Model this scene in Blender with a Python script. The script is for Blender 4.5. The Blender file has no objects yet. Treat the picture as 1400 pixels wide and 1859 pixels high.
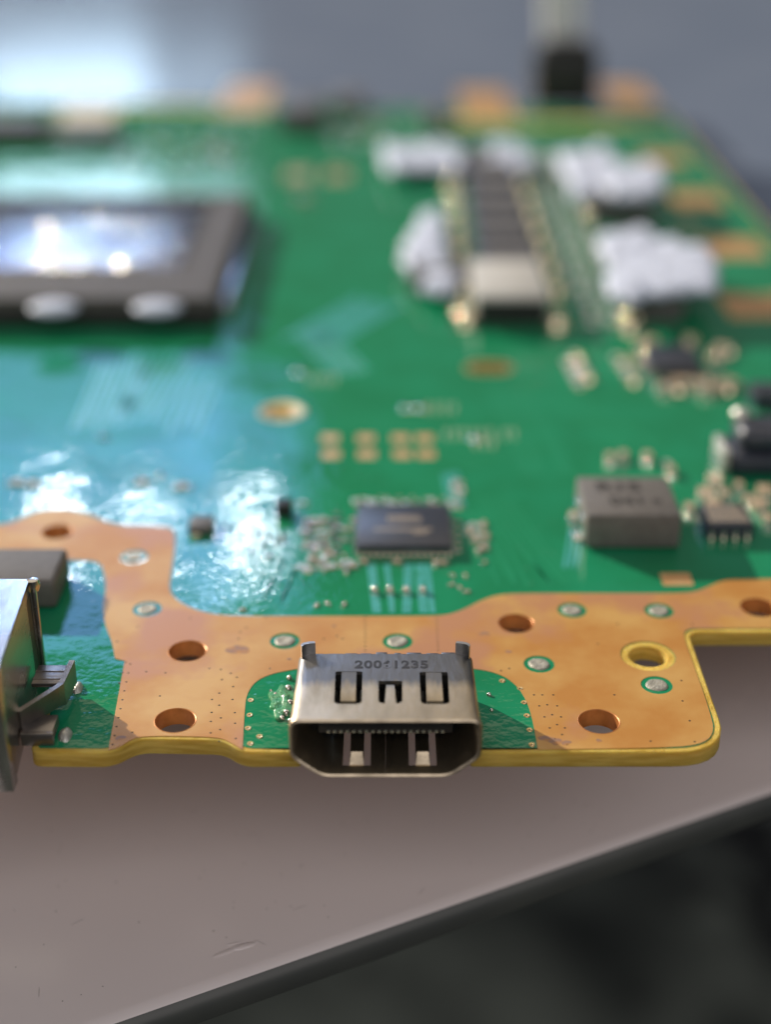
import bpy, bmesh, math, random
from mathutils import Matrix, Vector
random.seed(7)
S = bpy.context.scene
COL = S.collection
U = 0.1                                   # 1 millimetre = 0.1 unit

# ------------------------------------------------------------------ camera
F, CH, TILT = 2575.0, 67.5, math.radians(26.96)      # focal length in photo pixels, height over the board in mm, tilt down
CT, ST = math.cos(TILT), math.sin(TILT)
cam_d = bpy.data.cameras.new('camera')
cam = bpy.data.objects.new('camera', cam_d)
COL.objects.link(cam)
cam.location = (0, 0, CH * U)
cam.rotation_euler = (math.pi / 2 - TILT, 0, 0)
cam_d.sensor_fit = 'VERTICAL'
cam_d.sensor_height = 36.0
cam_d.lens = 36.0 * F / 1859.0
cam_d.clip_start = 0.1
cam_d.clip_end = 5000
cam_d.dof.use_dof = True
cam_d.dof.focus_distance = 11.7
APERTURE_MM = 4.6
cam_d.dof.aperture_fstop = 1e-3 * cam_d.lens / (APERTURE_MM * U)
S.camera = cam

# ------------------------------------------------------------------ light
w = bpy.data.worlds.new('World')
S.world = w
w.use_nodes = True
bg = w.node_tree.nodes['Background']
bg.inputs[0].default_value = (0.90, 0.93, 1.0, 1)
bg.inputs[1].default_value = 0.13

def direction(az, el):
    a, e = math.radians(az), math.radians(el)
    return Vector((math.sin(a) * math.cos(e), math.cos(a) * math.cos(e), math.sin(e)))

TARGET = Vector((0, 12, 0))
def area(name, az, el, dist, wdeg, hdeg, rad, col, roll=0):
    d = bpy.data.lights.new(name, 'AREA')
    d.shape = 'RECTANGLE'
    d.size = 2 * dist * math.tan(math.radians(wdeg / 2))
    d.size_y = 2 * dist * math.tan(math.radians(hdeg / 2))
    d.energy = rad * math.pi * d.size * d.size_y
    d.color = col
    o = bpy.data.objects.new(name, d)
    COL.objects.link(o)
    v = direction(az, el)
    o.location = TARGET + v * dist
    q = v.to_track_quat('Z', 'Y')
    o.rotation_mode = 'QUATERNION'
    o.rotation_quaternion = q
    return o

# low sun coming in from behind on the far left: a small, distant, warm lamp
sd = bpy.data.lights.new('sun_lamp', 'SPOT')
sd.energy = 1.15e7
sd.color = (1.0, 0.90, 0.76)
sd.shadow_soft_size = 2.2
sd.spot_size = math.radians(16)
sd.spot_blend = 0.3
so = bpy.data.objects.new('sun_lamp', sd)
COL.objects.link(so)
SUN_AZ, SUN_EL = -46.5, 23.0
so.location = Vector((0, 18, 0)) + direction(SUN_AZ, SUN_EL) * 400
so.rotation_mode = 'QUATERNION'
so.rotation_quaternion = direction(SUN_AZ, SUN_EL).to_track_quat('Z', 'Y')
# the window behind the board and the brighter sky patches in it
area('window_lamp', -15.5, 27.4, 160, 13, 9.6, 4.0, (0.22, 0.42, 1.0))
area('window_side_lamp', -6.6, 26.6, 160, 4.8, 10.0, 2.5, (0.20, 0.42, 1.0))
area('window_lower_lamp', -14.5, 20.3, 160, 14, 4.8, 2.0, (0.22, 0.46, 1.0))
area('window_bright_a', -6.7, 27.4, 158, 1.4, 0.8, 90, (0.80, 0.91, 1.0))
area('window_bright_b', -11.8, 27.2, 158, 1.8, 0.8, 60, (0.80, 0.91, 1.0))
area('window_bright_c', -15.8, 26.4, 158, 1.2, 1.0, 100, (0.80, 0.91, 1.0))
area('window_bright_d', -8.2, 30.4, 158, 2.6, 0.8, 10, (0.60, 0.82, 1.0))
area('window_low', -13.6, 13.5, 158, 6.5, 1.5, 14, (0.58, 0.80, 1.0))
area('window_low_side', -8.2, 13.5, 158, 4.2, 1.3, 4, (0.58, 0.80, 1.0))
# pale wall and ceiling above the window, and an added soft fill for the room behind the camera
area('ceiling_lamp', 2, 51, 170, 60, 29, 0.80, (1.0, 0.83, 0.60))
area('room_fill', 172, 40, 130, 80, 44, 1.2, (1.0, 0.93, 0.90))

S.view_settings.view_transform = 'Standard'
S.view_settings.look = 'None'
S.view_settings.exposure = 0
S.view_settings.gamma = 1
S.render.engine = 'CYCLES'
S.cycles.use_denoising = True
S.cycles.use_adaptive_sampling = False
S.cycles.sample_clamp_indirect = 6
S.cycles.max_bounces = 8
S.cycles.caustics_reflective = False
S.cycles.caustics_refractive = False

# ------------------------------------------------------------------ materials
def mat(name, col, rough=0.5, metal=0.0, col2=None, nscale=4.0, bump=0.0, bscale=40.0, rough2=None, spec=0.5,
        detail=4.0, ramp=(0.4, 0.62), stretch=None, col3=None, n3=1.3, ramp3=(0.5, 0.62), bdist=0.02, sss=0, coat=0, bdet=5.0, wave=0):
    m = bpy.data.materials.new(name)
    m.use_nodes = True
    nt = m.node_tree
    N, L = nt.nodes, nt.links
    p = N['Principled BSDF']
    p.inputs['Base Color'].default_value = (*col, 1)
    p.inputs['Roughness'].default_value = rough
    p.inputs['Metallic'].default_value = metal
    p.inputs['Specular IOR Level'].default_value = spec
    if coat:
        p.inputs['Coat Weight'].default_value = coat
        p.inputs['Coat Roughness'].default_value = 0.1
    if sss:
        p.inputs['Subsurface Weight'].default_value = sss
        p.inputs['Subsurface Radius'].default_value = (0.10, 0.07, 0.02)
        p.inputs['Subsurface Scale'].default_value = 1.0
    tc = N.new('ShaderNodeTexCoord')
    src = tc.outputs['Object']
    if stretch:
        mp = N.new('ShaderNodeMapping')
        mp.inputs['Scale'].default_value = stretch
        L.new(src, mp.inputs[0])
        src = mp.outputs[0]
    def noise(sc, det=detail, rgh=0.55):
        n = N.new('ShaderNodeTexNoise')
        n.inputs['Scale'].default_value = sc
        n.inputs['Detail'].default_value = det
        n.inputs['Roughness'].default_value = rgh
        L.new(src, n.inputs['Vector'])
        return n.outputs['Fac']
    def rmp(x, a, b):
        r = N.new('ShaderNodeMapRange')
        r.inputs[1].default_value = a
        r.inputs[2].default_value = b
        L.new(x, r.inputs[0])
        return r.outputs[0]
    c = None
    if col2:
        f = rmp(noise(nscale), *ramp)
        mx = N.new('ShaderNodeMix'); mx.data_type = 'RGBA'
        mx.inputs[6].default_value = (*col, 1); mx.inputs[7].default_value = (*col2, 1)
        L.new(f, mx.inputs[0])
        c = mx.outputs[2]
        if rough2 is not None:
            rr = N.new('ShaderNodeMix')
            rr.inputs[2].default_value = rough; rr.inputs[3].default_value = rough2
            L.new(f, rr.inputs[0])
            L.new(rr.outputs[0], p.inputs['Roughness'])
    if col3:
        f = rmp(noise(n3), *ramp3)
        mx = N.new('ShaderNodeMix'); mx.data_type = 'RGBA'
        if c: L.new(c, mx.inputs[6])
        else: mx.inputs[6].default_value = (*col, 1)
        mx.inputs[7].default_value = (*col3, 1)
        L.new(f, mx.inputs[0])
        c = mx.outputs[2]
    if c: L.new(c, p.inputs['Base Color'])
    if bump:
        b = N.new('ShaderNodeBump')
        b.inputs['Strength'].default_value = bump
        b.inputs['Distance'].default_value = bdist
        L.new(noise(bscale, bdet, 0.6), b.inputs['Height'])
        if wave:                                  # slow unevenness under the fine grain
            b2 = N.new('ShaderNodeBump')
            b2.inputs['Strength'].default_value = 1.0
            b2.inputs['Distance'].default_value = wave
            L.new(noise(1.5, 2.0), b2.inputs['Height'])
            L.new(b2.outputs[0], b.inputs['Normal'])
        L.new(b.outputs[0], p.inputs['Normal'])
    return m

M = {}
M['fr4'] = mat('fibreglass_edge', (0.74, 0.52, 0.115), 0.65, spec=.25, col2=(0.58, 0.37, 0.06), nscale=3, bump=.8, bscale=22, sss=.5, stretch=(1, 1, 9))
M['mask'] = mat('green_solder_mask', (0.010, 0.215, 0.090), 0.035, col2=(0.012, 0.25, 0.115), nscale=1.2, bump=.19, bscale=13, bdist=.009, bdet=1.6, wave=.008, spec=.5)
M['mask_cu'] = mat('solder_mask_over_copper', (0.08, 0.42, 0.42), 0.2, col2=(0.06, 0.36, 0.32), nscale=9, bump=.2, bscale=30, bdist=.01)  # blue window reflection put into the lighter green of mask over copper
M['track'] = mat('mask_over_track', (0.018, 0.27, 0.125), 0.06, bump=.1, bscale=20, bdist=.009)
M['copper'] = mat('tinted_copper', (0.50, 0.228, 0.052), 0.40, .14, col2=(0.60, 0.35, 0.11), nscale=1.0, rough2=.36, bump=.22, bscale=45,
                  bdist=.006, spec=.35, col3=(0.49, 0.235, 0.115), n3=.75, ramp3=(.50, .60))
M['pad'] = mat('bare_copper_pad', (0.66, 0.36, 0.15), 0.35, .4, col2=(0.7, .45, .22), nscale=6)
M['bore'] = mat('plated_bore', (0.62, 0.25, 0.07), 0.40, .3, col2=(.5, .19, .05), nscale=9)
M['smudge'] = mat('purple_smudge', (0.30, 0.17, 0.11), 0.5, col2=(0.44, 0.20, 0.06), nscale=14, ramp=(.45, .6))
M['gold'] = mat('gold_plate', (0.80, 0.58, 0.26), 0.3, .8, col2=(.7, .45, .2), nscale=5)
M['solder'] = mat('solder', (0.72, 0.71, 0.66), 0.30, .85, col2=(0.5, 0.5, 0.46), nscale=14, rough2=.5, bump=.5, bscale=40, bdist=.02)
M['solder_dull'] = mat('dull_solder', (0.44, 0.42, 0.35), 0.46, .3, col2=(0.30, 0.29, 0.25), nscale=13, rough2=.6, bump=.6, bscale=36, bdist=.02)
M['bead'] = mat('bright_solder_bead', (0.82, 0.80, 0.70), 0.16, .95, col2=(.6, .58, .48), nscale=12)
M['joint'] = mat('gilt_solder_joint', (0.90, 0.80, 0.55), 0.10, 1)
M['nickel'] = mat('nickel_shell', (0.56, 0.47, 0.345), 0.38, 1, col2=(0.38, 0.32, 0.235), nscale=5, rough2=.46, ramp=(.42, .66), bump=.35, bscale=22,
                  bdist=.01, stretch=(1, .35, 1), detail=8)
def paint_reflection(m, y0, y1):
    # dark reflection painted into the back half of the shell, with a scratched border
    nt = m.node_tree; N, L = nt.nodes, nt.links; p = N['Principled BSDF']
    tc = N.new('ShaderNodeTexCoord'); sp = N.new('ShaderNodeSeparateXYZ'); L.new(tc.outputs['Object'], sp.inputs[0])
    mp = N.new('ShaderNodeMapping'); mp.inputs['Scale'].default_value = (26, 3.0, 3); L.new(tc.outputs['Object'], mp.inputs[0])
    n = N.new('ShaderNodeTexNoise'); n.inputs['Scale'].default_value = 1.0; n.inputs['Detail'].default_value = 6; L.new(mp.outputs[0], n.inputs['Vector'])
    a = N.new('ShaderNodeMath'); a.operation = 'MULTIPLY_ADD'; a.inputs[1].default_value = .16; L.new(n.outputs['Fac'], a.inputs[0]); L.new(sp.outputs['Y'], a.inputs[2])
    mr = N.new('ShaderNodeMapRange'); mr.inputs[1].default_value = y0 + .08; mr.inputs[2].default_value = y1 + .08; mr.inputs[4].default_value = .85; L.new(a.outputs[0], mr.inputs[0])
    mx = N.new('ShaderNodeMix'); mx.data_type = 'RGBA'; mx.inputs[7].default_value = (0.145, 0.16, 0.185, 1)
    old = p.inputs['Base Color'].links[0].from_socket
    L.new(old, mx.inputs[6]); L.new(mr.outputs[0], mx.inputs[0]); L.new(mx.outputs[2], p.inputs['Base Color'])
M['tab'] = mat('tab_metal', (0.55, 0.54, 0.52), 0.34, 1, col2=(.4, .39, .38), nscale=9)
M['dark_steel'] = mat('dark_steel', (0.26, 0.245, 0.24), 0.38, 1, col2=(.34, .31, .29), nscale=5, bump=.15, bscale=20, bdist=.01)
paint_reflection(M['nickel'], 9.38, 9.50)
M['steel'] = mat('steel_shell', (0.58, 0.57, 0.54), 0.22, 1, col2=(0.46, 0.45, 0.42), nscale=3, rough2=.3, bump=.1, bscale=18, bdist=.01, stretch=(1, .4, 1))
M['black'] = mat('black_plastic', (0.012, 0.012, 0.013), 0.42, col2=(.02, .02, .02), nscale=6)
M['chip'] = mat('chip_epoxy', (0.022, 0.028, 0.045), 0.36, spec=.7, col2=(.03, .036, .055), nscale=12, bump=.25, bscale=90, bdist=.006)
M['grey_chip'] = mat('grey_epoxy', (0.10, 0.095, 0.095), 0.5, col2=(.13, .125, .12), nscale=9, bump=.2, bscale=60)
M['ferrite'] = mat('grey_ferrite', (0.135, 0.125, 0.117), 0.5, spec=.4, col2=(.16, .15, .14), nscale=10, bump=.3, bscale=60, bdist=.008)
M['ferrite_light'] = mat('light_ferrite', (0.48, 0.47, 0.44), 0.5, col2=(.54, .53, .50), nscale=10)
M['print_dark'] = mat('dark_print', (0.035, 0.03, 0.028), 0.6)
M['print_worn'] = mat('worn_print', (0.035, 0.035, 0.04), 0.5, .3, col2=(.16, .16, .165), nscale=16, ramp=(.60, .74))
M['print_tan'] = mat('tan_print', (0.40, 0.33, 0.25), 0.6)
M['silk'] = mat('silkscreen', (0.30, 0.42, 0.30), 0.6, col2=(.36, .40, .26), nscale=10)
M['cap'] = mat('ceramic_capacitor', (0.42, 0.30, 0.19), 0.45, col2=(.5, .38, .26), nscale=12)
M['cap_dark'] = mat('dark_resistor', (0.02, 0.02, 0.024), 0.35, col2=(.03, .03, .03), nscale=9)
M['cap_pale'] = mat('pale_component', (0.55, 0.62, 0.60), 0.4, col2=(.4, .5, .48), nscale=9)
M['paste'] = mat('thermal_paste', (0.64, 0.70, 0.86), 0.55, col2=(.50, .55, .68), nscale=9, bump=.2, bscale=9, bdist=.04)
M['die'] = mat('silicon_die', (0.60, 0.60, 0.60), 0.12, .95, col2=(.25, .25, .27), nscale=2.0, rough2=.3, ramp=(.50, .60), bump=.7, bscale=4.5, bdist=.05, stretch=(.5, 1.2, 1))
M['frame'] = mat('stiffener', (0.075, 0.068, 0.064), 0.6, 0, spec=.3, col2=(.10, .09, .085), nscale=5, bump=.4, bscale=16, bdist=.02)
M['edge_pale'] = mat('package_edge', (0.30, 0.36, 0.42), 0.2, .6)
M['dark'] = mat('dark_bore', (0.03, 0.02, 0.008), 0.7, col2=(.05, .03, .01), nscale=8)
M['flux'] = mat('flux_residue', (0.05, 0.30, 0.13), 0.08, col2=(.12, .36, .16), nscale=12, bump=.7, bscale=14, bdist=.05)
M['mat'] = mat('blue_grey_mat', (0.15, 0.19, 0.27), 0.15, col2=(0.17, 0.21, 0.29), nscale=.3, bump=.1, bscale=9, bdist=.01)
M['table'] = mat('pale_panel', (0.72, 0.655, 0.65), 0.20, col2=(0.75, 0.685, 0.68), nscale=.25, rough2=.28, bump=.10, bscale=6, bdist=.006, spec=.5)
M['dust'] = mat('grey_dust', (0.34, 0.31, 0.30), 0.8)
M['table_edge'] = mat('dark_table_edge', (0.05, 0.055, 0.052), 0.35, col2=(.06, .065, .06), nscale=1)
M['floor'] = mat('dark_floor', (0.04, 0.047, 0.041), 0.6, col2=(0.34, 0.37, 0.31), nscale=.05, ramp=(.42, .62), detail=2, col3=(.012, .012, .012), n3=.09, ramp3=(.55, .65))
M['cable'] = mat('pale_cable', (0.75, 0.76, 0.75), 0.4, col2=(.7, .7, .7), nscale=6)
M['alu'] = mat('heat_sink_metal', (0.35, 0.24, 0.18), 0.4, .5, col2=(.3, .2, .15), nscale=2)

# ------------------------------------------------------------------ helpers
def at(px, py, z=0.0):
    """the point of the plane z (mm) that the photograph shows at this pixel"""
    u, v = (px - 700) / F, (py - 929.5) / F
    dy, dz = CT - v * ST, -ST - v * CT
    t = (z - CH) / dz
    return (u * t, dy * t)

WM = {}
def ob(name, me, parent=None, loc=(0, 0, 0), rz=0, label=None, kind=None):
    """link mesh data as one object; loc in mm in the world"""
    o = bpy.data.objects.new(name, me)
    COL.objects.link(o)
    o.location = Vector(loc) * U
    o.rotation_euler = (0, 0, rz)
    WM[o.name] = Matrix.Translation(Vector(loc) * U) @ Matrix.Rotation(rz, 4, 'Z')
    if parent:
        o.parent = parent
        o.matrix_parent_inverse = WM[parent.name].inverted()
    if label: o['label'] = label
    if kind: o['kind'] = kind
    return o

def fin(bm, name, mats, smooth=None):
    """bmesh in mm -> mesh data in units"""
    bmesh.ops.recalc_face_normals(bm, faces=bm.faces)
    for v in bm.verts: v.co *= U
    me = bpy.data.meshes.new(name)
    bm.to_mesh(me)
    bm.free()
    for m in (mats if isinstance(mats, (list, tuple)) else [mats]): me.materials.append(M[m])
    if smooth is not None:
        me.shade_smooth()
        if smooth < 180:
            me.set_sharp_from_angle(angle=math.radians(smooth))
    return me

def box(bm, x0, x1, y0, y1, z0, z1, bev=0.0, mi=0, seg=2):
    t = bmesh.new()
    bmesh.ops.create_cube(t, size=1)
    for v in t.verts:
        v.co = Vector(((x0 + x1) / 2 + v.co.x * (x1 - x0), (y0 + y1) / 2 + v.co.y * (y1 - y0), (z0 + z1) / 2 + v.co.z * (z1 - z0)))
    if bev: bmesh.ops.bevel(t, geom=t.edges[:], offset=bev, segments=seg, affect='EDGES', profile=.5)
    merge(bm, t, mi)

def merge(bm, t, mi=0, mtx=None):
    mp = {}
    for v in t.verts: mp[v] = bm.verts.new(mtx @ v.co if mtx else v.co)
    for f in t.faces:
        try:
            nf = bm.faces.new([mp[v] for v in f.verts]); nf.material_index = mi
        except ValueError: pass
    t.free()

def prism(bm, pts, z0, z1, mi=0, mtx=None):
    n = len(pts)
    a = [bm.verts.new((x, y, z0)) for x, y in pts]
    b = [bm.verts.new((x, y, z1)) for x, y in pts]
    fs = [bm.faces.new(list(reversed(a))), bm.faces.new(b)]
    for i in range(n): fs.append(bm.faces.new((a[i], a[(i + 1) % n], b[(i + 1) % n], b[i])))
    for f in fs: f.material_index = mi
    if mtx:
        for v in a + b: v.co = mtx @ v.co

def lathe(bm, prof, n=24, cx=0, cy=0, mi=0, wob=0, closed=False, sy=1.0):
    """rings (r, z) turned round the vertical; caps where r is 0"""
    ph = random.random() * 6
    rings = []
    for r, z in prof:
        if r <= 1e-6: rings.append([bm.verts.new((cx, cy, z))]); continue
        ring = []
        for i in range(n):
            a = 2 * math.pi * i / n
            k = 1 + wob * (math.sin(2 * a + ph) * .6 + math.sin(3 * a + 2 * ph) * .5 + math.sin(5 * a + ph * 3) * .3)
            ring.append(bm.verts.new((cx + r * k * math.cos(a), cy + r * k * math.sin(a) * sy, z)))
        rings.append(ring)
    pairs = list(zip(rings, rings[1:]))
    if closed: pairs.append((rings[-1], rings[0]))
    for A, B in pairs:
        for i in range(n):
            j = (i + 1) % n
            if len(A) == 1 and len(B) == 1: continue
            if len(A) == 1: f = bm.faces.new((A[0], B[i], B[j]))
            elif len(B) == 1: f = bm.faces.new((A[i], A[j], B[0]))
            else: f = bm.faces.new((A[i], A[j], B[j], B[i]))
            f.material_index = mi

def circle(cx, cy, r, n=40, ry=None):
    return [(cx + r * math.cos(2 * math.pi * i / n), cy + (ry or r) * math.sin(2 * math.pi * i / n)) for i in range(n)]

def slot(cx, cy, l, wd, n=10):
    """a stadium l long in x, wd wide"""
    r, h = wd / 2, (l - wd) / 2
    return [(cx + h + r * math.cos(-math.pi / 2 + math.pi * i / n), cy + r * math.sin(-math.pi / 2 + math.pi * i / n)) for i in range(n + 1)] + \
           [(cx - h + r * math.cos(math.pi / 2 + math.pi * i / n), cy + r * math.sin(math.pi / 2 + math.pi * i / n)) for i in range(n + 1)]

def rounded(pts, n=7):
    """polygon of (x, y, radius) with its corners rounded"""
    out = []
    m = len(pts)
    for i in range(m):
        x, y, r = pts[i]
        p = Vector((x, y)); a = Vector(pts[i - 1][:2]); b = Vector(pts[(i + 1) % m][:2])
        if r <= 0: out.append((x, y)); continue
        da, db = (a - p), (b - p)
        la, lb = da.length, db.length
        da.normalize(); db.normalize()
        ang = math.acos(max(-1, min(1, da.dot(db))))
        t = min(r / math.tan(ang / 2), la * .49, lb * .49)
        s, e = p + da * t, p + db * t
        for k in range(n + 1):
            u = k / n
            q = s * (1 - u) ** 2 + p * 2 * u * (1 - u) + e * u ** 2
            out.append((q.x, q.y))
    return out

def chaikin(pts, it=2):
    for _ in range(it):
        o = []
        for i in range(len(pts)):
            a, b = pts[i], pts[(i + 1) % len(pts)]
            o += [(a[0] * .75 + b[0] * .25, a[1] * .75 + b[1] * .25), (a[0] * .25 + b[0] * .75, a[1] * .25 + b[1] * .75)]
        pts = o
    return pts

def inset(pts, d):
    n = len(pts)
    area2 = sum(pts[i][0] * pts[(i + 1) % n][1] - pts[(i + 1) % n][0] * pts[i][1] for i in range(n))
    sg = 1 if area2 > 0 else -1
    out = []
    for i in range(n):
        p0, p1, p2 = Vector(pts[i - 1]), Vector(pts[i]), Vector(pts[(i + 1) % n])
        e1, e2 = (p1 - p0), (p2 - p1)
        if e1.length < 1e-6 or e2.length < 1e-6: continue
        e1.normalize(); e2.normalize()
        n1, n2 = Vector((-e1.y, e1.x)) * sg, Vector((-e2.y, e2.x)) * sg
        nn = n1 + n2
        nn = nn / max(.5, nn.length_squared / 2) if nn.length > .1 else n1
        out.append((p1.x + nn.x * d, p1.y + nn.y * d))
    return out

def sheet(name, loops, z0, z1, mats, bevel=0.0):
    """flat slab with holes: first loop outside, the others cut out"""
    cu = bpy.data.curves.new('tmp', 'CURVE')
    cu.dimensions = '2D'
    cu.fill_mode = 'BOTH'
    for lp in loops:
        sp = cu.splines.new('POLY')
        sp.points.add(len(lp) - 1)
        for q, (x, y) in zip(sp.points, lp): q.co = (x * U, y * U, 0, 1)
        sp.use_cyclic_u = True
    cu.extrude = ((z1 - z0) / 2 - bevel) * U
    if bevel:
        cu.bevel_depth = bevel * U
        cu.bevel_resolution = 1
        cu.offset = -bevel * U
    t = bpy.data.objects.new('tmp', cu)
    COL.objects.link(t)
    dg = bpy.context.evaluated_depsgraph_get()
    me = bpy.data.meshes.new_from_object(t.evaluated_get(dg))
    me.transform(Matrix.Translation((0, 0, (z0 + z1) / 2 * U)))
    bpy.data.objects.remove(t)
    bpy.data.curves.remove(cu)
    me.name = name
    me.materials.clear()
    for m in (mats if isinstance(mats, (list, tuple)) else [mats]): me.materials.append(M[m])
    for p in me.polygons: p.material_index = 0
    if bevel:
        me.shade_smooth(); me.set_sharp_from_angle(angle=math.radians(50))
    return me

def text_mesh(s, size, mats, depth=0.012, spacing=1.0, sx=1.0, bold=.012):
    cu = bpy.data.curves.new('tmp', 'FONT')
    cu.body = s
    cu.size = size * U
    cu.align_x = 'CENTER'; cu.align_y = 'CENTER'
    cu.extrude = depth * U
    cu.offset = size * U * bold
    cu.space_character = spacing
    t = bpy.data.objects.new('tmp', cu)
    COL.objects.link(t)
    dg = bpy.context.evaluated_depsgraph_get()
    me = bpy.data.meshes.new_from_object(t.evaluated_get(dg))
    bpy.data.objects.remove(t); bpy.data.curves.remove(cu)
    if sx != 1: me.transform(Matrix.Diagonal((sx, 1, 1, 1)))
    me.materials.clear(); me.materials.append(M[mats])
    return me

def tube(bm, pts, r, n=10, mi=0):
    pts = [Vector(p) for p in pts]
    rings = []
    for i, p in enumerate(pts):
        d = (pts[min(i + 1, len(pts) - 1)] - pts[max(i - 1, 0)]).normalized()
        a = d.orthogonal().normalized(); b = d.cross(a)
        if rings:
            a = (pa - d * pa.dot(d)).normalized(); b = d.cross(a)
        pa = a
        rings.append([bm.verts.new(p + (a * math.cos(2 * math.pi * k / n) + b * math.sin(2 * math.pi * k / n)) * r) for k in range(n)])
    for A, B in zip(rings, rings[1:]):
        for k in range(n): bm.faces.new((A[k], A[(k + 1) % n], B[(k + 1) % n], B[k])).material_index = mi
    bm.faces.new(list(reversed(rings[0]))); bm.faces.new(rings[-1])

# ------------------------------------------------------------------ table and floor
TZ0, TSL = -21.0, 0.056                   # the tabletop in board coordinates: the board leans back on it
def tz(y): return TZ0 + TSL * (y - 91)
def at_table(px, py):
    z = -15.0
    for _ in range(30):
        x, y = at(px, py, z); z = tz(y)
    return Vector((x, y, z))
e0, e1 = at_table(236, 1859), at_table(1400, 1450)
ed = (e1 - e0); ed.z = 0; ed.normalize()
en = Vector((ed.y, -ed.x, 0))              # out of the table, towards the camera
A, B = e0 - ed * 300, e0 + ed * 700
def lift(p, dz=0): return Vector((p.x, p.y, tz(p.y) + dz))
bm = bmesh.new()
prof = [(-1400, 0), (-60, 0), (-1.9, 0)] + [(-1.9 + 1.9 * math.sin(a), -1.9 + 1.9 * math.cos(a)) for a in [math.pi / 2 * k / 8 for k in range(1, 9)]] + [(-.2, -2.8), (-1.2, -3.4), (-1400, -3.4)]
ra, rb = [], []
for o_, dz in prof:
    pa, pb = A + en * o_, B + en * o_
    ra.append(bm.verts.new(lift(pa, dz))); rb.append(bm.verts.new(lift(pb, dz)))
k = len(prof)
for i in range(k):
    j = (i + 1) % k
    f = bm.faces.new((ra[i], ra[j], rb[j], rb[i]))
    f.material_index = 1 if 5 <= i < k - 1 else 0
bm.faces.new(ra); bm.faces.new(list(reversed(rb)))
g = bmesh.ops.bisect_plane(bm, geom=bm.verts[:] + bm.edges[:] + bm.faces[:], plane_co=(0, 165, 0), plane_no=(0, 1, 0), clear_outer=True)
bmesh.ops.holes_fill(bm, edges=[e for e in bm.edges if e.is_boundary])
desk = bmesh.new()
q = [(-900, 165.5), (900, 165.5), (900, 1400), (-900, 1400)]
top = [desk.verts.new((x, y, tz(y) - 2.5)) for x, y in q]; low = [desk.verts.new((x, y, tz(y) - 12)) for x, y in q]
desk.faces.new(top); desk.faces.new(low[::-1])
for i in range(4): desk.faces.new((top[i], low[i], low[(i + 1) % 4], top[(i + 1) % 4]))
dk = ob('desk', fin(desk, 'desk', 'mat'))
dk['label'] = 'blue grey desktop blurred behind the circuit board'
dk['category'] = 'desk'
table = ob('panel', fin(bm, 'panel', ['table', 'table_edge'], 40))
table['label'] = 'glossy pale panel with a dark rounded edge under the circuit board'
table['category'] = 'panel'
# a small scuff in the surface
sc = at_table(432, 1722)
bm = bmesh.new()
for q in range(4):
    t = bmesh.new()
    bmesh.ops.create_icosphere(t, subdivisions=3, radius=1)
    merge(bm, t, 0, Matrix.Translation(((-.9, .5, 1.4, -.2)[q], (-.35, .3, .75, .65)[q], 0)) @ Matrix.Rotation((.5, .36, .6, .3)[q], 4, 'Z') @ Matrix.Diagonal(((1.3, 1.1, .7, .9)[q], (.24, .34, .2, .16)[q], (.05, .11, .06, .05)[q], 1)))
ob('scuff_mark', fin(bm, 'scuff_mark', 'table', 180), table, (sc.x, sc.y, tz(sc.y) + .01), label='small raised scuff near the front edge')
bm = bmesh.new()                          # dust specks and hairline scratches
for q in range(120):
    p = at_table(random.uniform(0, 1300), random.uniform(1420, 1840))
    if (p - e0).dot(en) > -3: continue
    a = random.uniform(0, 6.28); l = random.choice((.08, .1, .14, .1, .9)); wd_ = .07 if l < .5 else .025
    t = bmesh.new(); bmesh.ops.create_icosphere(t, subdivisions=1, radius=1)
    merge(bm, t, 0, Matrix.Translation((p.x, p.y, tz(p.y))) @ Matrix.Rotation(a, 4, 'Z') @ Matrix.Diagonal((l, wd_, .03, 1)))
ob('dust', fin(bm, 'dust', 'dust'), table, kind='stuff')
bm = bmesh.new()
vs = [bm.verts.new((x, y, -720)) for x, y in ((-9000, -6000), (9000, -6000), (9000, 12000), (-9000, 12000))]
bm.faces.new(vs)
ob('floor', fin(bm, 'floor', 'floor'), kind='structure')

# ------------------------------------------------------------------ the board
board = bpy.data.objects.new('circuit_board', None)
COL.objects.link(board)
board.location = Vector((-20, 220, -1.5)) * U
WM[board.name] = Matrix.Translation(board.location)
board['label'] = 'green circuit board with orange copper border, silver video port at its front edge'
board['category'] = 'circuit board'
TH = 1.5
def a_(px, py, r=0): return (*at(px, py), r)
outline = rounded([(-28.1, 91.0, 1.0), a_(203, 1366, 2.5), a_(250, 1341, 2.5), a_(405, 1344, 2.5), a_(440, 1366, 2.5),
                   (-6.7, 91.0, .3), (-6.7, 98.0, .6), (6.7, 98.0, .6), (6.7, 91.0, .3),
                   (27.3, 91.0, 4.6), (27.3, 108.9, 1.2), (66.5, 108.9, 1.5), (66.5, 343, 4), (-8, 346, 1), (-9, 352, 1), (-112, 352, 3),
                   (-112, 104, 2), (-31.5, 104, .3), (-31.5, 96.5, .3), (-28.1, 96.2, .1)])
holes = [((340, 1182), 1.72), ((318, 1308), 1.72), ((937, 1132), 1.66), ((1088, 1310), 1.72), ((103, 966), 1.6), ((1378, 1103), 1.7)]
H = [(at(*p), r) for p, r in holes]
WASH = at(1177, 1191)
FARW = at(512, 747)
SLOT = at(888, 668)
cuts = [circle(*c, r) for c, r in H]
ob('substrate', sheet('substrate', [outline] + cuts + [circle(*WASH, 1.62), slot(*FARW, 2.4, 1.8), slot(*SLOT, 5.4, 3.2)], -TH, -.03, 'fr4', .13), board,
   label='yellow fibreglass core showing along the edges')
mask_out = inset(outline, .55)
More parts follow.
